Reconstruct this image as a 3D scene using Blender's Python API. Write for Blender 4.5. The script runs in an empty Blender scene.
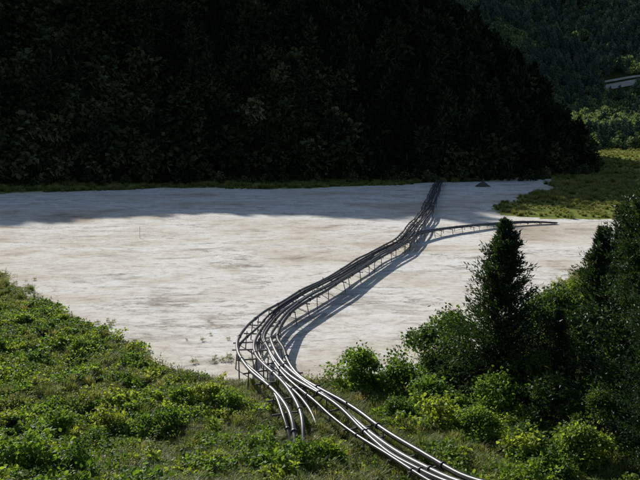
import bpy, math, random
import numpy as np
from mathutils import Vector
R = np.random.default_rng(7)
random.seed(7)
scene = bpy.context.scene
COL = scene.collection

# ------------------------------------------------------------------ helpers
def lattice(seed):
    return np.random.default_rng(seed).random((256, 256))
_L = {}
def vnoise(x, y, s, seed=0):
    if seed not in _L: _L[seed] = lattice(seed)
    L = _L[seed]
    x = np.asarray(x, float)/s + 1000.3; y = np.asarray(y, float)/s + 1000.7
    xi = np.floor(x).astype(int); yi = np.floor(y).astype(int)
    fx = x-xi; fy = y-yi
    fx = fx*fx*(3-2*fx); fy = fy*fy*(3-2*fy)
    a = L[xi % 256, yi % 256]; b = L[(xi+1) % 256, yi % 256]
    c = L[xi % 256, (yi+1) % 256]; d = L[(xi+1) % 256, (yi+1) % 256]
    return (a*(1-fx)+b*fx)*(1-fy)+(c*(1-fx)+d*fx)*fy - 0.5
def fbm(x, y, s, seed=0, o=4):
    r = 0; a = 1
    for i in range(o):
        r = r+a*vnoise(x, y, s/2**i, seed+i); a *= .5
    return r
def polydist(x, y, P):
    best = np.full(np.shape(x), 1e9)
    for (ax, ay), (bx, by) in zip(P[:-1], P[1:]):
        dx, dy = bx-ax, by-ay
        t = np.clip(((x-ax)*dx+(y-ay)*dy)/(dx*dx+dy*dy+1e-12), 0, 1)
        best = np.minimum(best, np.hypot(x-ax-t*dx, y-ay-t*dy))
    return best

BANK = [(-300,60),(-120,92),(-60,88),(-37,75),(-25,60),(-14,47),(-8,41.5),(0,40),(8,42),(12,46),(30,76),(54,110),(90,150),(160,220),(400,420)]
FOOT = [(-500,20),(-200,140),(-85,190),(0,208),(60,216),(90,240),(115,290),(125,330),(132,500),(140,900)]
SANDR = [(-400,0),(-300,100),(-120,168),(-83,174),(0,194),(35,206),(60,214),(74,216)]

def near_d(x, y):
    bx = [p[0] for p in BANK]; by = [p[1] for p in BANK]
    s = np.where(y < np.interp(x, bx, by), 1., -1.)
    return s*polydist(x, y, BANK)
def hill_d(x, y):
    fx = [p[0] for p in FOOT]+[141]; fy = [p[1] for p in FOOT]+[1e5]
    s = np.where(y > np.interp(x, fx, fy), 1., -1.)
    return s*polydist(x, y, FOOT)
def height(x, y):
    x = np.asarray(x, float); y = np.asarray(y, float)
    d = near_d(x, y)
    d2 = np.maximum(d, 0)
    f = np.interp(d2, [0,5,10,17,22,27,34,40,60,100,400],[0,.35,.9,2.2,3.9,6.2,10.3,14.0,16.0,18,30])
    lat = np.interp(x, [-40,-10,0,6,12,60],[.9,1.2,1.,.85,.6,.4])
    z = f*lat + np.clip(d2/6, 0, 1)*(fbm(x, y, 7, 11)*.9)
    z = z + fbm(x, y, 30, 3)*.12
    hd = hill_d(x, y)
    hp = np.maximum(hd, 0)
    g = np.interp(hp, [0,6,25,60,150,220,500],[0,3,22,58,130,150,150])
    cap = np.interp(x, [-110,-35,60],[160,88,84])
    g = np.where(g > cap*.7, cap*.7+(cap*.3)*np.tanh((g-cap*.7)/(cap*.3)), g)
    z = z + g*(1+fbm(x, y, 70, 21)*.2) + np.clip(hp/20, 0, 1)*fbm(x, y, 40, 31)*13
    # far valley side and mountains
    yy = y + fbm(x, y, 180, 41, 3)*90*np.clip((y-470)/120, 0, 1)
    far = np.interp(yy, [200,420,480,560,640,720,1000,1400,2200],[0,4.5,12,28,66,84,235,420,700])
    w = np.clip((x-95)/40, 0, 1)
    w = np.where(y > 520, 1, w)
    z = z + np.where(hp > 0, 0, 1)*far*w
    return z

def new_mat(name):
    m = bpy.data.materials.new(name); m.use_nodes = True
    nt = m.node_tree; nt.nodes.clear()
    return m, nt
def N(nt, t, **kw):
    n = nt.nodes.new(t)
    for k, v in kw.items(): setattr(n, k, v)
    return n
def ramp(nt, fac, stops):
    r = N(nt, 'ShaderNodeValToRGB')
    e = r.color_ramp.elements
    while len(e) < len(stops): e.new(.5)
    for el, (p, c) in zip(e, stops):
        el.position = p; el.color = (*c, 1)
    nt.links.new(fac, r.inputs[0]); return r.outputs[0]
def mixc(nt, f, a, b, mode='MIX'):
    m = N(nt, 'ShaderNodeMix', data_type='RGBA', blend_type=mode)
    for s, v in ((m.inputs[0], f), (m.inputs[6], a), (m.inputs[7], b)):
        if isinstance(v, bpy.types.NodeSocket): nt.links.new(v, s)
        elif isinstance(v, (int, float)): s.default_value = v
        else: s.default_value = (*v, 1)
    return m.outputs[2]
def math_(nt, op, a, b=None, c=None):
    m = N(nt, 'ShaderNodeMath', operation=op)
    for i, v in enumerate((a, b, c)):
        if v is None: continue
        if isinstance(v, bpy.types.NodeSocket): nt.links.new(v, m.inputs[i])
        else: m.inputs[i].default_value = v
    return m.outputs[0]
def maprange(nt, v, a, b, c=0., d=1., smooth=True):
    m = N(nt, 'ShaderNodeMapRange')
    if smooth: m.interpolation_type = 'SMOOTHSTEP'
    nt.links.new(v, m.inputs[0])
    for i, q in enumerate((a, b, c, d)): m.inputs[i+1].default_value = q
    return m.outputs[0]
def noise(nt, vec, scale, detail=4, rough=.55, dist=0):
    n = N(nt, 'ShaderNodeTexNoise')
    nt.links.new(vec, n.inputs['Vector'])
    n.inputs['Scale'].default_value = scale; n.inputs['Detail'].default_value = detail
    n.inputs['Roughness'].default_value = rough; n.inputs['Distortion'].default_value = dist
    return n.outputs['Fac']
def mapping(nt, vec, sc, rot=(0,0,0)):
    m = N(nt, 'ShaderNodeMapping'); nt.links.new(vec, m.inputs[0])
    m.inputs['Scale'].default_value = sc; m.inputs['Rotation'].default_value = rot
    return m.outputs[0]

def leaf_mat(name, cols, trans, tf=.4, rough=.55):
    m, nt = new_mat(name)
    oi = N(nt, 'ShaderNodeObjectInfo'); ge = N(nt, 'ShaderNodeNewGeometry')
    c = ramp(nt, oi.outputs['Random'], cols)
    isl = maprange(nt, ge.outputs['Random Per Island'], 0, 1, .5, 1.5, False)
    cm = N(nt, 'ShaderNodeCombineColor')
    for i in range(3): nt.links.new(isl, cm.inputs[i])
    c2 = mixc(nt, 1., c, cm.outputs[0], 'MULTIPLY')
    o = N(nt, 'ShaderNodeOutputMaterial')
    if tf <= 0:
        d = N(nt, 'ShaderNodeBsdfDiffuse'); nt.links.new(c2, d.inputs[0]); nt.links.new(d.outputs[0], o.inputs[0]); return m
    p = N(nt, 'ShaderNodeBsdfPrincipled'); nt.links.new(c2, p.inputs['Base Color'])
    p.inputs['Roughness'].default_value = rough
    p.inputs['Specular IOR Level'].default_value = .35
    t = N(nt, 'ShaderNodeBsdfTranslucent')
    ct = mixc(nt, 1., c2, trans, 'MULTIPLY'); nt.links.new(ct, t.inputs[0])
    mx = N(nt, 'ShaderNodeMixShader'); mx.inputs[0].default_value = tf
    nt.links.new(p.outputs[0], mx.inputs[1]); nt.links.new(t.outputs[0], mx.inputs[2])
    nt.links.new(mx.outputs[0], o.inputs[0])
    return m
def simple_mat(name, stops, scale=3, rough=.8, metal=0, bump=.2, sc=(1,1,1)):
    m, nt = new_mat(name)
    tc = N(nt, 'ShaderNodeNewGeometry')
    v = mapping(nt, tc.outputs['Position'], sc)
    n = noise(nt, v, scale, 6, .6)
    c = ramp(nt, n, stops)
    p = N(nt, 'ShaderNodeBsdfPrincipled'); nt.links.new(c, p.inputs['Base Color'])
    p.inputs['Roughness'].default_value = rough; p.inputs['Metallic'].default_value = metal
    b = N(nt, 'ShaderNodeBump'); b.inputs['Strength'].default_value = bump; b.inputs['Distance'].default_value = .02
    nt.links.new(n, b.inputs['Height']); nt.links.new(b.outputs[0], p.inputs['Normal'])
    o = N(nt, 'ShaderNodeOutputMaterial'); nt.links.new(p.outputs[0], o.inputs[0])
    return m

# ------------------------------------------------------------------ materials
M_LEAF = leaf_mat('broad_leaf', [(0,(.06,.12,.02)),(.4,(.10,.185,.03)),(.75,(.155,.235,.04)),(1,(.22,.27,.055))], (2.3,2.1,.9), .45)
M_TREE = leaf_mat('tree_leaf', [(0,(.045,.085,.02)),(.5,(.07,.125,.025)),(1,(.10,.155,.03))], (2.1,2.0,.9), .42)
M_WEED = leaf_mat('weed_leaf', [(0,(.07,.11,.03)),(.5,(.145,.19,.05)),(1,(.22,.25,.085))], (2.1,1.95,.9), .42)
M_GRASS = leaf_mat('grass_blade', [(0,(.13,.19,.05)),(.6,(.20,.24,.075)),(1,(.31,.28,.14))], (1.9,1.75,.9), .42)
M_DRY = leaf_mat('marsh_grass_blade', [(0,(.15,.19,.05)),(.6,(.22,.24,.075)),(1,(.30,.27,.12))], (1.8,1.7,.9), .4)
M_CEDAR = leaf_mat('cedar_needles', [(0,(.022,.044,.016)),(1,(.032,.058,.019))], (1.8,1.9,.8), .25)
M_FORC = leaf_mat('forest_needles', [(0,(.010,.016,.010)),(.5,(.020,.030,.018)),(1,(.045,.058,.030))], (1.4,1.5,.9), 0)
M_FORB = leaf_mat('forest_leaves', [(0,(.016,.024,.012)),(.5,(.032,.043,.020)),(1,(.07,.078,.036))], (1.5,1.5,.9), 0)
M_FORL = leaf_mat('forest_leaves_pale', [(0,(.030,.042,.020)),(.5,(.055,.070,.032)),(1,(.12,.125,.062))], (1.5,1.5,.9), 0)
M_FARC = leaf_mat('valley_needles_hazed', [(0,(.08,.125,.10)),(1,(.12,.175,.125))], (1.5,1.5,1.), 0)  # bluish, lightened base colour stands in for distance haze
M_FARB = leaf_mat('valley_leaves_hazed', [(0,(.12,.19,.09)),(1,(.22,.28,.12))], (1.7,1.6,.9), .3)  # far foliage painted paler, with the haze put into its colour
M_BARK = simple_mat('bark', [(.3,(.05,.035,.025)),(.7,(.12,.09,.07))], 8, .9)
M_WOOD = simple_mat('weathered_timber', [(.3,(.09,.08,.07)),(.7,(.23,.205,.18))], 6, .85)
M_PIPED = simple_mat('black_pipe', [(.3,(.022,.022,.024)),(.7,(.055,.055,.06))], 2.5, .33, 0, .1)
M_PIPEG = simple_mat('grey_steel_pipe', [(.3,(.06,.06,.064)),(.7,(.15,.147,.143))], 2.5, .37, .1, .1)
M_ROCK = simple_mat('dark_rock', [(.3,(.05,.045,.04)),(.7,(.12,.11,.10))], 2, .9)
M_ROAD = simple_mat('pale_roadcut', [(.3,(.26,.25,.21)),(.7,(.44,.42,.37))], .3, .9)
M_POST = simple_mat('pale_post', [(.3,(.5,.5,.48)),(.7,(.65,.64,.6))], 4, .6)

def ground_mat():
    m, nt = new_mat('valley_ground')
    g = N(nt, 'ShaderNodeNewGeometry'); P = g.outputs['Position']
    a_s = N(nt, 'ShaderNodeAttribute', attribute_name='sand').outputs['Fac']
    a_f = N(nt, 'ShaderNodeAttribute', attribute_name='field').outputs['Fac']
    # sand
    big = noise(nt, mapping(nt, P, (1,1.2,1), (0,0,.3)), .042, 6, .66, .4)
    med = noise(nt, mapping(nt, P, (.42,1,1), (0,0,-.2)), .24, 7, .74, .35)
    fine = noise(nt, mapping(nt, P, (.7,1,1), (0,0,.15)), 1.3, 7, .84, .0)
    base = ramp(nt, big, [(.34,(.56,.48,.39)),(.43,(.72,.66,.57)),(.50,(.80,.765,.695)),(.57,(.85,.835,.79)),(.66,(.70,.64,.55))])
    mf = ramp(nt, med, [(.30,(.46,.42,.38)),(.38,(.70,.67,.64)),(.45,(.93,.92,.90)),(.52,(1.03,1.03,1.03)),(.60,(.96,.95,.94)),(.68,(.76,.73,.69))])
    c = mixc(nt, 1., base, mf, 'MULTIPLY')
    ff = ramp(nt, fine, [(.28,(.42,.40,.37)),(.40,(.76,.745,.73)),(.48,(.97,.97,.97)),(.56,(1.03,1.03,1.03)),(.75,(.88,.87,.85))])
    c = mixc(nt, 1., c, ff, 'MULTIPLY')
    # thin darker drainage margins
    cont = noise(nt, mapping(nt, P, (.35,1.1,1), (0,0,.1)), .09, 7, .66, .2)
    pp = math_(nt, 'PINGPONG', math_(nt, 'MULTIPLY', cont, 6.), .5)
    ln = maprange(nt, pp, 0., .08, 1., 0.)
    lm = maprange(nt, big, .44, .56)
    c = mixc(nt, math_(nt, 'MULTIPLY', math_(nt, 'MULTIPLY', ln, lm), .75), c, (.25,.21,.165))
    # veg soil
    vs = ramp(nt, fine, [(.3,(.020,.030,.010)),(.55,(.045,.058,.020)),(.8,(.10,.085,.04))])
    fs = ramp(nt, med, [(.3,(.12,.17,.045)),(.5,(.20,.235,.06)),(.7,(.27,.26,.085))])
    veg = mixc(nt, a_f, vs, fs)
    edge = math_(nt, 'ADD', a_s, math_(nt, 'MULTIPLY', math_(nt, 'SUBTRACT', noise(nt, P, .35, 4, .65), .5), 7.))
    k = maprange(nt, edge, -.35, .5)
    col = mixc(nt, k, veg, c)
    p = N(nt, 'ShaderNodeBsdfDiffuse'); nt.links.new(col, p.inputs['Color'])
    hb = math_(nt, 'ADD', math_(nt, 'MULTIPLY', med, 1.2), math_(nt, 'MULTIPLY', fine, .7))
    b = N(nt, 'ShaderNodeBump'); b.inputs['Strength'].default_value = .45; b.inputs['Distance'].default_value = .4
    nt.links.new(hb, b.inputs['Height']); nt.links.new(b.outputs[0], p.inputs['Normal'])
    o = N(nt, 'ShaderNodeOutputMaterial'); nt.links.new(p.outputs[0], o.inputs[0])
    return m

# ------------------------------------------------------------------ ground sheet
def axis(lo, hi, flo, fhi, step, grow=1.07, mx=25):
    a = list(np.arange(flo, fhi, step))
    s = step; v = a[-1]
    while v < hi: s = min(s*grow, mx); v += s; a.append(v)
    s = step; v = a[0]; pre = []
    while v > lo: s = min(s*grow, mx); v -= s; pre.append(v)
    return np.array(pre[::-1]+a)
xs = axis(-900, 1600, -45, 75, .6, 1.04, 22); ys = axis(-150, 2300, 4, 130, .6, 1.015, 22)
X, Y = np.meshgrid(xs, ys); Z = height(X, Y)
nx, ny = len(xs), len(ys)
me = bpy.data.meshes.new('ground')
V = np.stack([X, Y, Z], -1).reshape(-1, 3)
i = np.arange(nx*ny).reshape(ny, nx)
F = np.stack([i[:-1,:-1], i[:-1,1:], i[1:,1:], i[1:,:-1]], -1).reshape(-1, 4)
def fill(me, V, F):
    k = F.shape[1]
    me.vertices.add(len(V)); me.vertices.foreach_set('co', V.astype(np.float32).ravel())
    me.loops.add(F.size); me.loops.foreach_set('vertex_index', F.ravel().astype(np.int32))
    me.polygons.add(len(F)); me.polygons.foreach_set('loop_start', (np.arange(len(F))*k).astype(np.int32))
    me.update(calc_edges=True)
fill(me, V, F)
def sand_sd(x, y):
    s1 = -near_d(x, y) + 0.3
    sx = [p[0] for p in SANDR]; sy = [p[1] for p in SANDR]
    s2 = np.where(y < np.interp(x, sx, sy), 1, -1)*polydist(x, y, SANDR) + fbm(x, y, 28, 95)*13
    E = [(120,230),(74,217),(66,190),(52,166),(38,140),(33,129),(43,121.5),(56,120),(120,140)]
    poly = E
    inside = np.zeros(np.shape(x), bool)
    n = len(poly)
    for a in range(n):
        x1, y1 = poly[a]; x2, y2 = poly[(a+1) % n]
        c = ((y1 > y) != (y2 > y)) & (x < (x2-x1)*(y-y1)/(y2-y1+1e-9)+x1)
        inside ^= c
    s3 = np.where(inside, -1, 1)*polydist(x, y, E) + fbm(x, y, 14, 96)*5
    return np.minimum(np.minimum(s1, s2), s3)
SD = sand_sd(X, Y).ravel()
hd = hill_d(X, Y); nd = near_d(X, Y)
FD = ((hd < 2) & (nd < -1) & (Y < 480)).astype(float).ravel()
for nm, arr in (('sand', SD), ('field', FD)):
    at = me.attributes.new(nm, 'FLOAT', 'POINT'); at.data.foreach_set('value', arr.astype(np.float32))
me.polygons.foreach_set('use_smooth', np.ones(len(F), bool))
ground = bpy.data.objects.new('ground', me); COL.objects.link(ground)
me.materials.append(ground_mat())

# ------------------------------------------------------------------ mesh builder
class MB:
    def __init__(s): s.v = []; s.f = []; s.m = []; s.n = 0
    def add(s, V, F, mi=0):
        V = np.asarray(V, float).reshape(-1, 3)
        s.v.append(V); s.f += [tuple(int(a)+s.n for a in f) for f in F]; s.m += [mi]*len(F); s.n += len(V)
    def tube(s, P, rad, k=6, mi=0, cap=True):
        P = np.asarray(P, float); n = len(P)
        rad = np.broadcast_to(np.asarray(rad, float), (n,))
        T = np.gradient(P, axis=0); T /= np.linalg.norm(T, axis=1)[:, None]+1e-9
        ref = np.array([0,0,1.]) if abs(T[:, 2]).mean() < .8 else np.array([1.,0,0])
        A = np.cross(T, ref); A /= np.linalg.norm(A, axis=1)[:, None]+1e-9
        B = np.cross(T, A)
        th = np.linspace(0, 2*math.pi, k, endpoint=False)
        V = P[:, None]+rad[:, None, None]*(np.cos(th)[None, :, None]*A[:, None]+np.sin(th)[None, :, None]*B[:, None])
        F = [(a*k+b, a*k+(b+1) % k, (a+1)*k+(b+1) % k, (a+1)*k+b) for a in range(n-1) for b in range(k)]
        if cap: F += [tuple(range(k))[::-1], tuple((n-1)*k+b for b in range(k))]
        s.add(V, F, mi)
    def leaves(s, c, d, L, W, mi=0, tmpl=None, bend=.12, r=R, up=None):
        c = np.asarray(c, float); n = len(c)
        d = d/(np.linalg.norm(d, axis=1)[:, None]+1e-9)
        q = r.normal(size=(n, 3)) if up is None else up+r.normal(size=(n, 3))*.55
        sd = np.cross(d, q); sd /= np.linalg.norm(sd, axis=1)[:, None]+1e-9
        nn = np.cross(sd, d)
        if tmpl is None: tmpl = [(0,0,0),(.5,.5,1),(1,0,0),(.5,-.5,1)]
        t = np.array(tmpl); k = len(t)
        L = np.broadcast_to(L, (n,)); W = np.broadcast_to(W, (n,))
        V = c[:, None]+d[:, None]*(t[None, :, 0, None]*L[:, None, None])+sd[:, None]*(t[None, :, 1, None]*W[:, None, None])+nn[:, None]*(t[None, :, 2, None]*bend*L[:, None, None])
        F = np.arange(n*k).reshape(n, k)
        s.add(V, F, mi)
    def mesh(s, name, mats):
        me = bpy.data.meshes.new(name)
        me.from_pydata(np.concatenate(s.v).tolist(), [], s.f)
        for m in mats: me.materials.append(m)
        me.polygons.foreach_set('material_index', np.array(s.m, np.int32)); me.update()
        return me
def obj(name, me, loc=(0,0,0), rot=0, sc=1, parent=None):
    o = bpy.data.objects.new(name, me); COL.objects.link(o)
    o.location = loc; o.rotation_euler = (0, 0, rot); o.scale = (sc,)*3 if np.isscalar(sc) else sc
    if parent: o.parent = parent
    return o
def empty(name):
    o = bpy.data.objects.new(name, None); COL.objects.link(o); return o
def scatter(parent, name, mesh, pts, sizes, tilt=.12):
    n = len(pts)
    if n == 0: return
    pts = np.asarray(pts, float)
    yaw = R.random(n)*2*math.pi
    nrm = np.stack([R.normal(size=n)*tilt, R.normal(size=n)*tilt, np.ones(n)], 1); nrm /= np.linalg.norm(nrm, axis=1)[:, None]
    a = np.stack([np.cos(yaw), np.sin(yaw), np.zeros(n)], 1); b = np.cross(nrm, a); b /= np.linalg.norm(b, axis=1)[:, None]; a = np.cross(b, nrm)
    h = (np.asarray(sizes)/2)[:, None]
    V = np.stack([pts-a*h-b*h, pts+a*h-b*h, pts+a*h+b*h, pts-a*h+b*h], 1).reshape(-1, 3)
    me = bpy.data.meshes.new(name+'_spots'); fill(me, V, np.arange(n*4).reshape(n, 4))
    o = obj(name+'_scatter', me, parent=parent)
    o.instance_type = 'FACES'; o.use_instance_faces_scale = True; o.instance_faces_scale = 1
    o.show_instancer_for_render = False; o.show_instancer_for_viewport = False
    obj(name, mesh, parent=o)

LEAF6 = [(0,0,0),(.3,.5,.8),(.65,.4,.8),(1,0,0),(.65,-.4,.8),(.3,-.5,.8)]
# ------------------------------------------------------------------ plant meshes (unit about 1 m)
def clump(seed, n, rad, hgt, L, W, mat, tm=LEAF6, lobes=5, stems=0):
    r = np.random.default_rng(seed); b = MB()
    lc = np.stack([r.normal(size=lobes)*rad*.45, r.normal(size=lobes)*rad*.45, hgt*(.25+.5*r.random(lobes))], 1)
    lr = rad*(.35+.4*r.random(lobes))
    k = r.integers(0, lobes, n)
    u = r.normal(size=(n, 3)); u /= np.linalg.norm(u, axis=1)[:, None]; u[:, 2] = np.abs(u[:, 2])*1.0-.15
    c = lc[k]+u*lr[k][:, None]*(.55+.5*r.random(n))[:, None]*np.array([1,1,hgt/rad*.8])
    c[:, 2] = np.maximum(c[:, 2], .02)
    d = u*np.array([1,1,.3])+r.normal(size=(n, 3))*.55
    b.leaves(c, d, L*(.6+.7*r.random(n)), W*(.6+.7*r.random(n)), 0, tm, .15, r, up=np.array([[0,0,1.]]))
    for i in range(stems):
        a = r.random()*6.28; h = hgt*(1.1+.7*r.random()); bx, by = r.normal(size=2)*rad*.4
        P = np.array([[bx,by,0],[bx+.1*math.cos(a),by+.1*math.sin(a),h*.5],[bx+.3*h*math.cos(a),by+.3*h*math.sin(a),h]])
        b.tube(P, [.012,.009,.004], 3, 1)
        m = 14; t = np.linspace(.3, 1, m)[:, None]; c = P[0]*(1-t)**2+P[1]*2*t*(1-t)+P[2]*t*t
        b.leaves(c, r.normal(size=(m, 3))*np.array([1,1,.4]), L, W*.8, 0, tm, .15, r, up=np.array([[0,0,1.]]))
    return b.mesh('leaf_clump', [mat, M_BARK])
def tuft(seed, n, hgt, spread, w, mat):
    r = np.random.default_rng(seed); b = MB(); V = []; F = []
    for i in range(n):
        a = r.random()*6.28; h = hgt*(.5+.6*r.random()); sp = spread*(.2+r.random())
        x0, y0 = r.normal(size=2)*spread*.25
        dx, dy = math.cos(a), math.sin(a); px, py = -dy*w, dx*w
        base = len(V)
        for j, (t, ww) in enumerate([(0,1),(.4,.9),(.75,.6)]):
            ox = sp*t*t; z = h*(t-.25*t*t*t)
            V += [(x0+dx*ox+px*ww, y0+dy*ox+py*ww, z), (x0+dx*ox-px*ww, y0+dy*ox-py*ww, z)]
        V.append((x0+dx*sp*1.1, y0+dy*sp*1.1, h*.78))
        F += [(base, base+1, base+3, base+2), (base+2, base+3, base+5, base+4), (base+4, base+5, base+6)]
    b.add(V, F, 0)
    return b.mesh('grass_tuft', [mat])

def cedar_mesh(seed, H, Rm, levels=75, per=5, m=9, tl=.30, mat=M_CEDAR, cnt=5, pw=.9):
    r = np.random.default_rng(seed); b = MB()
    zs = np.linspace(0, H, 9)
    P = np.stack([np.cumsum(r.normal(size=9)*.02*H/10), np.cumsum(r.normal(size=9)*.02*H/10), zs], 1)
    b.tube(P, .018*H*(1-zs/H)+.012, 8, 1)
    C = []; D = []
    env = lambda t: (1-t)**pw*(.75+.25*min(1, t*6))
    for i in range(levels):
        t = .04+.95*(i/levels)**.95
        # shoots come in whorls with gaps between them
        for j in range(per):
            a = r.random()*6.283
            gap = .80+.36*math.sin(a*2+t*9+seed)*math.sin(a+t*27)
            if r.random() < .06: gap *= 1.3
            Lb = Rm*env(t)*(.5+.6*r.random())*gap+.06
            z0 = t*H; px = np.interp(z0, zs, P[:, 0]); py = np.interp(z0, zs, P[:, 1])
            q = np.linspace(0, 1, m)
            rise = (-.15+.5*t)*Lb
            bx = px+math.cos(a)*Lb*q; by = py+math.sin(a)*Lb*q; bz = z0+rise*q+.22*Lb*q*q-.1*Lb*np.sin(q*3)
            BP = np.stack([bx, by, bz], 1)
            if j < 2: b.tube(BP[[0, m//2, m-1]], [.012*H/10*(1+Lb), .01, .005], 3, 1, False)
            bd = BP[-1]-BP[0]; bd = bd/(np.linalg.norm(bd)+1e-6)
            for qq, bp in list(zip(q, BP))[1:]:
                for _ in range(cnt if Lb > .5 else cnt-2):
                    C.append(bp+r.normal(size=3)*.06*(.4+Lb*.8)); D.append(bd*.9+r.normal(size=3)*.5+np.array([0,0,.25]))
    for q in np.linspace(.95, 1.0, 8): C.append(np.array([P[-1][0], P[-1][1], H*q])); D.append(np.array([r.normal()*.3, r.normal()*.3, 1.]))
    C = np.array(C); D = np.array(D); n = len(C)
    b.leaves(C, D, tl*(.5+.8*r.random(n)), tl*.24*(.6+.8*r.random(n)), 0, None, .2, r)
    return b.mesh('cedar', [mat, M_BARK])
def broad_mesh(seed, H, Rm, n=5000, L=.16, W=.11, mat=M_LEAF, tm=LEAF6, lobes=14, low=.25, trunk=True):
    r = np.random.default_rng(seed); b = MB()
    base = np.array([0,0,0.])
    lc = []; 
    for i in range(lobes):
        a = r.random()*6.283; t = low+(1-low)*r.random(); rr = Rm*math.sin(min(1, .25+t*.75)*math.pi)**.6*(.2+.9*r.random())
        lc.append([math.cos(a)*rr, math.sin(a)*rr, H*t*.9])
    lc = np.array(lc); lr = Rm*(.18+.28*r.random(lobes))
    if trunk:
        top = np.array([r.normal()*.1, r.normal()*.1, H*.75])
        b.tube(np.array([base, top*.5+r.normal(size=3)*.1, top]), [.022*H, .014*H, .005*H], 7, 1)
        for c in lc:
            s = top*min(.9, max(.15, c[2]/H*.6))
            b.tube(np.array([s, (s+c)/2+np.array([0,0,-.05*H]), c]), [.010*H, .006*H, .002*H], 4, 1)
    k = r.integers(0, lobes, n)
    u = r.normal(size=(n, 3)); u /= np.linalg.norm(u, axis=1)[:, None]
    c = lc[k]+u*lr[k][:, None]*(r.random(n)**.4)[:, None]*(1+.28*r.normal(size=(n, 1)))*np.array([1,1,.8])
    c[:, 2] = np.maximum(c[:, 2], .05)
    d = u+r.normal(size=(n, 3))*.7; d[:, 2] -= .2
    b.leaves(c, d, L*(.6+.8*r.random(n)), W*(.6+.8*r.random(n)), 0, tm, .15, r, up=np.array([[0,0,1.]]))
    return b.mesh('broadleaf', [mat, M_BARK])

# ------------------------------------------------------------------ pipeline
MAIN = [(36,200),(32.1,185),(21,130.5),(15.1,106),(11.3,90.8),(8.1,82.9),(4.2,73.2),(1.2,65.5),(-1.5,59.2),(-3.4,54),(-4.2,50.1)]
ZD = 1.25
def cat(P, step=.5):
    P = np.array(P, float); P = np.vstack([2*P[0]-P[1], P, 2*P[-1]-P[-2]]); out = []
    for a in range(1, len(P)-2):
        p0, p1, p2, p3 = P[a-1:a+3]; n = max(2, int(np.linalg.norm(p2-p1)/step))
        for t in np.linspace(0, 1, n, endpoint=False):
            out.append(.5*(2*p1+(p2-p0)*t+(2*p0-5*p1+4*p2-p3)*t*t+(3*p1-p0-3*p2+p3)*t**3))
    out.append(P[-2]); return np.array(out)
def offset(P, o):
    T = np.gradient(P[:, :2], axis=0); T /= np.linalg.norm(T, axis=1)[:, None]+1e-9
    Q = P.copy(); o = np.asarray(o)
    Q[:, 0] += T[:, 1]*o; Q[:, 1] -= T[:, 0]*o
    return Q
def arcs(P):
    return np.concatenate([[0], np.cumsum(np.linalg.norm(np.diff(P, axis=0), axis=1))])
def resample(P, st):
    s = arcs(P); q = np.arange(0, s[-1], st); q = np.append(q, s[-1])
    return np.stack([np.interp(q, s, P[:, i]) for i in range(3)], 1)
mc = cat([(x, y, ZD) for x, y in MAIN])
def shifted_main(o, z=ZD):
    Q = offset(mc, o); Q[:, 2] = z; return [tuple(p) for p in Q[::6][:-1]]
G1 = [(-5.1,46.3,1.35),(-5.0,43,1.5),(-3.95,39.3,1.7),(-2.4,35.7,1.8),(-1.55,33,1.75),(-1.25,31.4,1.5),(-1.1,30.2,.9)]
G2 = [(-3.75,47.3,1.35),(-3.3,44.1,1.5),(-2.3,40.1,1.6),(-.6,36.4,1.65),(.85,33.5,1.75),(2.2,30.2,1.95),(3.4,27.3,2.3),(4.4,24.9,2.75),(5.2,23.0,3.2),(7.0,20,4.3),(10,16.5,5.6)]
G3 = [(-4.4,46.5,1.15),(-4.1,43,1.25),(-2.9,39,1.4),(-1.2,35.6,1.45),(-.35,33,1.35),(-.1,31.6,.9)]
def pipe_mesh(P, rad, mi_mat, seed, fl=5.5):
    r = np.random.default_rng(seed)
    P = resample(P, .5); s = arcs(P)
    near = 1+1.2*np.clip((65-P[:, 1])/20, 0, 1)
    kn = np.arange(0, s[-1]+6, 6); P[:, 0] += .10*near*np.interp(s, kn, r.normal(size=len(kn)))
    kn = np.arange(0, s[-1]+4, 4); P[:, 2] += .06*np.interp(s, kn, r.normal(size=len(kn)))
    for _ in range(4): P[1:-1] = (P[:-2]+2*P[1:-1]+P[2:])/4
    b = MB(); b.tube(P, rad, 12, 0)
    q = r.random()*fl
    while q < s[-1]-.2:
        A = np.array([np.interp(q-.06, s, P[:, i]) for i in range(3)]); B = np.array([np.interp(q+.06, s, P[:, i]) for i in range(3)])
        b.tube(np.array([A, B]), rad*1.3, 12, 0)
        q += fl*(.85+.3*r.random())
    me = b.mesh('pipe', [mi_mat])
    for p in me.polygons: p.use_smooth = len(p.vertices) == 4
    return me
trestle = empty('pipeline_trestle')
pi = 0
def add_pipe(P, rad, mat, par):
    global pi
    pi += 1; obj('pipe_%d' % pi, pipe_mesh(P, rad, mat, 100+pi), parent=par)
g1c = cat(shifted_main(.6)+G1); g2c = cat(shifted_main(-.6)+G2); g3c = cat(shifted_main(0, 1.05)+G3)
for o, m, rr, dz in ((-.36,M_PIPEG,.11,0),(.02,M_PIPED,.09,-.05),(.42,M_PIPEG,.115,.02)):
    Q = offset(g1c, o); Q[:, 2] += dz; add_pipe(Q, rr, m, trestle)
for o, m, rr, dz in ((-.42,M_PIPED,.13,0),(-.08,M_PIPEG,.12,.0),(.24,M_PIPED,.115,.02),(.5,M_PIPED,.09,-.05)):
    Q = offset(g2c, o); Q[:, 2] += dz; add_pipe(Q, rr, m, trestle)
add_pipe(g3c, .09, M_PIPEG, trestle)
Q = offset(mc, .25); Q[:, 2] = ZD+.26; add_pipe(Q[:-4], .09, M_PIPED, trestle)
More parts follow.
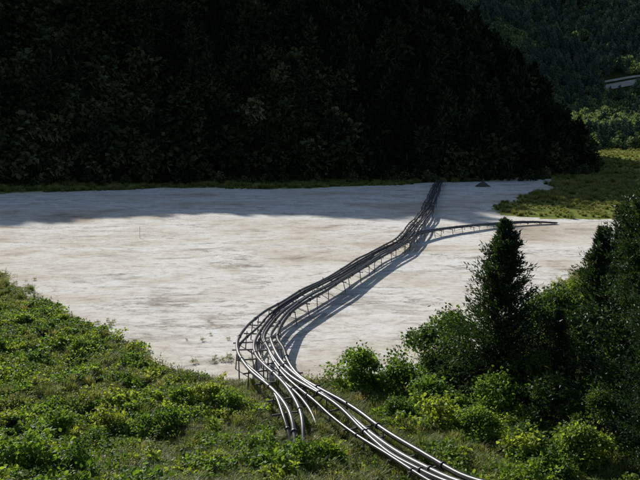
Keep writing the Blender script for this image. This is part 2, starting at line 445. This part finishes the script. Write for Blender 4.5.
# timber bents
def bents(path, hw, step, seed, drop=.17, top=.25):
    r = np.random.default_rng(seed); b = MB(); P = resample(path, step)
    T = np.gradient(P[:, :2], axis=0); T /= np.linalg.norm(T, axis=1)[:, None]+1e-9
    for p, t in zip(P, T):
        p = p.copy(); p[:2] += t*r.normal()*.35
        nrm = np.array([t[1], -t[0]]); zb = p[2]-drop
        ends = []; hh = hw*(.7+.35*r.random())
        for sgn in (-1, 1):
            e = p[:2]+nrm*sgn*hh; f = e+nrm*sgn*(.25*r.random())+t*r.normal()*.2
            g = float(height(f[0], f[1]))
            zt = zb+(top*(.3+1.3*r.random()) if r.random() < .5 else .05)
            b.tube([[f[0], f[1], g-.3], [e[0], e[1], zt]], [.05, .04], 6)
            ends.append((e, f, g))
        (e1, f1, ga), (e2, f2, gb) = ends
        x1, x2 = .05+.35*r.random(2)
        b.tube([[*(e1-nrm*x1), zb+r.normal()*.03], [*(e2+nrm*x2), zb+r.normal()*.03]], .05, 6)
        if zb-max(ga, gb) > .7:
            if r.random() < .3: b.tube([[*(f1+t*.07), ga+.15], [*(e2+t*.07), zb-.1]], .03, 5)
            elif r.random() < .3: b.tube([[*(f2-t*.07), gb+.15], [*(e1-t*.07), zb-.1]], .03, 5)
    return b.mesh('bents', [M_WOOD])
obj('timber_bents', bents(mc, 1.1, 2.9, 1), parent=trestle)
i1 = int(np.argmin(np.abs(g1c[:, 1]-48))); i2 = int(np.argmin(np.abs(g2c[:, 1]-48)))
obj('timber_bents_west', bents(g1c[i1:-5], .6, 2.4, 2), parent=trestle)
obj('timber_bents_east', bents(g2c[i2:], .65, 2.2, 3), parent=trestle)
BR = [(10.6,88.5,1.2),(12.4,94.5,1.2),(16.5,100.4,1.05),(22.1,105.7,.9),(30,111.6,.7),(36,114.3,.5),(40.5,115.3,.25)]
trestle2 = empty('pipeline_trestle')
bc = cat(BR)
for o, rr in ((-.45,.12),(-.1,.12),(.25,.12),(.6,.12)):
    add_pipe(offset(bc, o), rr, M_PIPED, trestle2)
obj('timber_bents', bents(bc[:-6], .85, 2.6, 4, .16, .3), parent=trestle2)

def pipe_dist(x, y):
    d = np.full(np.shape(x), 1e9)
    for P in (g1c, g2c, bc, mc): d = np.minimum(d, polydist(x, y, [tuple(p[:2]) for p in P[::4]]+[tuple(P[-1][:2])]))
    return d

# ------------------------------------------------------------------ slope vegetation
def cand(n, x0, x1, y0, y1):
    return R.uniform(x0, x1, n), R.uniform(y0, y1, n)
def bankpts(n, x0, x1, y0, y1, cond=None):
    x, y = cand(n, x0, x1, y0, y1)
    d = near_d(x, y)
    ok = (d > -.4+fbm(x, y, 4, 77)*2.0) & (np.abs(x) < .60*y+6) & (np.hypot(x, y) > 11.5)
    ok &= (d < 34) & ~((x > 16) & (y > 46) & (d > 12))
    if cond is not None: ok &= cond(x, y, d)
    x, y = x[ok], y[ok]
    return np.stack([x, y, height(x, y)-.03], 1)
veg = empty('slope_vegetation')
def dens(x, y): return vnoise(x, y, 3.2, 55)+.6*vnoise(x, y, 1.4, 56)
def put(name, mesh, n, s0, s1, cond=None, x=(-62,60), y=(6,118), tilt=.15, pd=None):
    p = bankpts(n, x[0], x[1], y[0], y[1], cond)
    if pd is not None:
        p = p[pipe_dist(p[:, 0], p[:, 1]) > pd]
    s = s0+(s1-s0)*R.random(len(p))**1.6
    scatter(veg, name, mesh, p, s, tilt)
    return len(p)
cnt = []
for k in range(3):
    me = clump(200+k, 280, .75, .55, .18, .15, M_LEAF, LEAF6, 6, 2)
    cnt.append(put('broadleaf_weed', me, 1500, .5, 1.2, lambda x, y, d: dens(x, y)+.03*np.abs(x+2) > .02, x=(-30,20), y=(6,60), pd=1.1, tilt=.25))
for k in range(3):
    me = clump(220+k, 320, .75, .45, .12, .06, M_WEED, LEAF6, 6, 6)
    cnt.append(put('leafy_weed', me, 3200, .5, 1.2, None, pd=1.0, tilt=.25))
for k in range(2):
    me = tuft(240+k, 80, 1.05, .6, .014, M_GRASS)
    cnt.append(put('grass_tuft', me, 9000, .4, 1.0, lambda x, y, d: (vnoise(x, y, 6, 91) > -.2) | (d < 3), pd=.4))
for k in range(3):
    me = broad_mesh(260+k, 1.7, 1.25, 1100, .18, .13, M_LEAF, LEAF6, 9, .15, True)
    cnt.append(put('bush', me, 1100, .4, 1.15, lambda x, y, d: (dens(x, y) > np.where(x < 1, np.where(y < 28, .14, .28), -.02)) & (d > 1.5) & ((x < 4) | (y > 20)), pd=1.9))
me = tuft(300, 70, .6, .5, .014, M_GRASS); cnt.append(put('short_grass', me, 6500, .6, 1.2, lambda x, y, d: d > -1, x=(-9,14), y=(15,46)))

# weeds on sand
sw = empty('sand_weeds')
P = []
for cx, cy, sp, n in ((-17.5,55,.8,7),(-31,69,1.3,6),(-9,50.5,1.,4),(-6.8,45.5,.8,10)):
    q = np.stack([cx+R.normal(size=n)*sp*1.4, cy+R.normal(size=n)*sp*.7, np.zeros(n)], 1); q[:, 2] = height(q[:, 0], q[:, 1]); P.append(q)
P = np.concatenate(P); scatter(sw, 'sand_weed', clump(310, 200, .5, .4, .09, .04, M_WEED, LEAF6, 5, 3), P, .3+.5*R.random(len(P)))

# individual shrubs and trees
def place(name, me, x, y, s=1, rot=0, dz=-.1):
    return obj(name, me, (x, y, float(height(x, y))+dz), rot, s)
SH = [broad_mesh(400+k, 2.5, 1.9, 3000, .19, .14, M_LEAF, LEAF6, 16, .1) for k in range(3)]
SHT = [broad_mesh(410+k, 2.7, 1.8, 3000, .17, .11, M_TREE, LEAF6, 16, .1) for k in range(2)]
for k, (x, y, s) in enumerate([(2.6,40.5,1.0),(5.2,38.6,.95),(7.0,42.5,1.25),(6.2,35.5,.9),(8.6,40.3,1.25),(9.4,46,1.3),(4.3,34,.6),(12,33,1.1),(7.6,30.5,.7),(12.6,42,1.4),(9.6,34.5,1.0),(11.5,37,1.1),(9.2,28.5,.7),(11.5,28,.8)]):
    place('shrub', (SH+SHT)[(k*2) % 5], x, y, s, k*1.3)
C1 = cedar_mesh(501, 10.9, 5.4, 105, 7, 10, .32, cnt=5, pw=1.0); C2 = cedar_mesh(502, 9, 3.8, 70, pw=1.0); C3 = cedar_mesh(503, 12, 4.4, 85, pw=.95)
place('cedar_tree', C1, 10.5, 38, 1.0, .4)
place('cedar_tree', C3, 15.4, 31.5, 1.14, 1.4)
place('cedar_tree', C2, 16.6, 39.5, 1.12, 2.4)
place('cedar_tree', C3, 14.3, 27.5, .8, 3.0)
place('cedar_tree', C2, 19.5, 43, 1.2, 4.4)
place('cedar_tree', C2, 13.4, 36.5, .66, 5.1)
BT = [broad_mesh(520+k, 6.0, 2.4, 6000, .19, .13, M_TREE, LEAF6, 22, .12) for k in range(2)]
place('broadleaf_tree', BT[0], 13.2, 39.5, 1.0, 1)
place('broadleaf_tree', BT[1], 15.0, 42.5, 1.05, 2)
place('broadleaf_tree', BT[0], 12.0, 35.5, .62, 4)
place('broadleaf_tree', BT[1], 17.5, 36, .9, 5)
place('broadleaf_tree', BT[1], 13.2, 30, .55, 0)

# ------------------------------------------------------------------ marsh grass
marsh = empty('marsh_grass')
MT = [tuft(600+k, 110, 1.6, 1.0, .04, M_DRY) for k in range(2)]
x, y = cand(48000, -110, 260, 115, 420)
sd = sand_sd(x, y); ok = (sd < .5+fbm(x, y, 6, 88)*3) & (hill_d(x, y) < 2) & (near_d(x, y) < -1) & (x < .62*y+8)
ok &= R.random(len(x)) < np.clip(160/y, 0, 1)**1.5
x, y = x[ok], y[ok]
pts = np.stack([x, y, height(x, y)-.05], 1); sc = (.35+.6*R.random(len(x)))*(1.15+1.1*vnoise(x, y, 12, 98)); h = R.random(len(x)) < .5
scatter(marsh, 'marsh_tuft', MT[0], pts[h], sc[h]); scatter(marsh, 'marsh_tuft', MT[1], pts[~h], sc[~h]); cnt.append(len(x))

# ------------------------------------------------------------------ forests
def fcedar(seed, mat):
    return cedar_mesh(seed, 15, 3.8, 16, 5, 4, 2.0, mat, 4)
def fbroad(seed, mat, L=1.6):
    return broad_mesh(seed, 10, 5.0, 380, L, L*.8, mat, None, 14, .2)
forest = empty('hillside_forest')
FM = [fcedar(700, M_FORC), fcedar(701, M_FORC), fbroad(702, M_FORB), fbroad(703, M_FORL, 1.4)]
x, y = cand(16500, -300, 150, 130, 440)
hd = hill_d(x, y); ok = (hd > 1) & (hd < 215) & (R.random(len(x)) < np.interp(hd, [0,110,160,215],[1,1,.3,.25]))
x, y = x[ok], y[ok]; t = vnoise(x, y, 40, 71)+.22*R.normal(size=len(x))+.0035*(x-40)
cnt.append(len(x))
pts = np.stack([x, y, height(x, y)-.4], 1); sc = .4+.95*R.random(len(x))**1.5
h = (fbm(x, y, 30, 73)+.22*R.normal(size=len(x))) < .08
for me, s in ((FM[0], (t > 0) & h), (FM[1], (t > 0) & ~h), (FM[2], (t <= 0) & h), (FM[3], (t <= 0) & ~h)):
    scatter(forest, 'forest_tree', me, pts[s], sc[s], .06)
x, y = cand(7000, -200, 140, 150, 360); hd = hill_d(x, y); ok = (hd > -5+8*vnoise(x, y, 15, 99)) & (hd < 4)
x, y = x[ok], y[ok]; scatter(forest, 'edge_shrub', FM[3], np.stack([x, y, height(x, y)-.3], 1), .12+.32*R.random(len(x))**2, .1)

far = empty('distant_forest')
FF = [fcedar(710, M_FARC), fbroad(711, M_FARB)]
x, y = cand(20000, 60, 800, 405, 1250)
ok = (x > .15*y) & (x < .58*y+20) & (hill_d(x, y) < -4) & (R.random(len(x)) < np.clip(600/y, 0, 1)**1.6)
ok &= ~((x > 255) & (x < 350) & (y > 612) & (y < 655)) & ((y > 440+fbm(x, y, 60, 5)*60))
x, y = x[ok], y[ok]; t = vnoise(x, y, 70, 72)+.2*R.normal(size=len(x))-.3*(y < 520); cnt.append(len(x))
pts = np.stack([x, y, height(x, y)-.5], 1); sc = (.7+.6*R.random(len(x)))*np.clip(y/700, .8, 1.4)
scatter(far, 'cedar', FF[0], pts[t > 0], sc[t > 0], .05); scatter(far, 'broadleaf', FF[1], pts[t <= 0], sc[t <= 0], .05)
print('COUNTS', cnt)

# distant road cut
b = MB()
xx = np.linspace(258, 350, 30)
for y0, y1 in ((628,638),(642,646)):
    V = []
    for q in xx:
        for yy in (y0, y1): V.append((q, yy+(q-262)*.02, float(height(q, yy))+.8))
    b.add(V, [(2*a, 2*a+2, 2*a+3, 2*a+1) for a in range(len(xx)-1)], 0)
obj('road', b.mesh('road', [M_ROAD]))

# ------------------------------------------------------------------ small things on the flat
def mound(seed, rad, h):
    r = np.random.default_rng(seed); b = MB(); V = []; F = []; k = 18; rings = 7
    for a in range(rings):
        t = a/(rings-1)
        for j in range(k):
            th = 6.283*j/k; rr = rad*(1-t)**1.1*(1+.18*r.normal()*.5)
            V.append((rr*math.cos(th)*1.5, rr*math.sin(th), h*t**.9*(1+.08*r.normal())))
    F = [(a*k+j, a*k+(j+1) % k, (a+1)*k+(j+1) % k, (a+1)*k+j) for a in range(rings-1) for j in range(k)]
    b.add(V, F, 0)
    b.tube([[0,0,h*.5],[.1,0,h*1.5]], .12, 6, 0); b.tube([[-.8,0,.2],[.1,0,h*1.35]], .08, 5, 0); b.tube([[.9,.1,.2],[.1,0,h*1.35]], .08, 5, 0)
    return b.mesh('mound', [M_ROCK])
obj('rock_mound', mound(1, 1.5, 1.6), (46.5, 193, 0))
def post(h):
    b = MB(); b.tube([[0,0,-.3],[.02,0,h*.5],[.06,0,h]], [.035,.035,.03], 8); b.tube([[-.10,0,h*.86],[.16,0,h*.88]], .02, 6); b.tube([[.06,0,h],[.06,0,h+.06]], .05, 8)
    return b.mesh('post', [M_POST])
obj('marker_post', post(1.7), (-27, 100, 0))

# ------------------------------------------------------------------ light, sky, camera
EL, AZ = math.radians(29), math.radians(-30)
S = Vector((math.sin(AZ)*math.cos(EL), math.cos(AZ)*math.cos(EL), math.sin(EL)))
sl = bpy.data.lights.new('sun', 'SUN'); sl.energy = 5; sl.angle = math.radians(.53); sl.color = (1, .965, .90)
so = bpy.data.objects.new('sun', sl); COL.objects.link(so); so.rotation_euler = S.to_track_quat('Z', 'Y').to_euler(); so.location = (-100, 200, 200)
w = bpy.data.worlds.new('World'); scene.world = w; w.use_nodes = True
nt = w.node_tree; nt.nodes.clear()
sk = nt.nodes.new('ShaderNodeTexSky'); sk.sky_type = 'NISHITA'; sk.sun_disc = False; sk.sun_elevation = EL; sk.sun_rotation = AZ % (2*math.pi)
bg = nt.nodes.new('ShaderNodeBackground'); bg.inputs[1].default_value = .085
ow = nt.nodes.new('ShaderNodeOutputWorld'); nt.links.new(sk.outputs[0], bg.inputs[0]); nt.links.new(bg.outputs[0], ow.inputs[0])
cam = bpy.data.cameras.new('camera'); cam.lens = 38; cam.sensor_width = 36; cam.clip_end = 6000
co = bpy.data.objects.new('camera', cam); COL.objects.link(co); co.location = (0, 0, 16); co.rotation_euler = (math.radians(90-9.26), 0, 0)
scene.camera = co
scene.view_settings.view_transform = 'Standard'; scene.view_settings.look = 'None'; scene.view_settings.exposure = 0
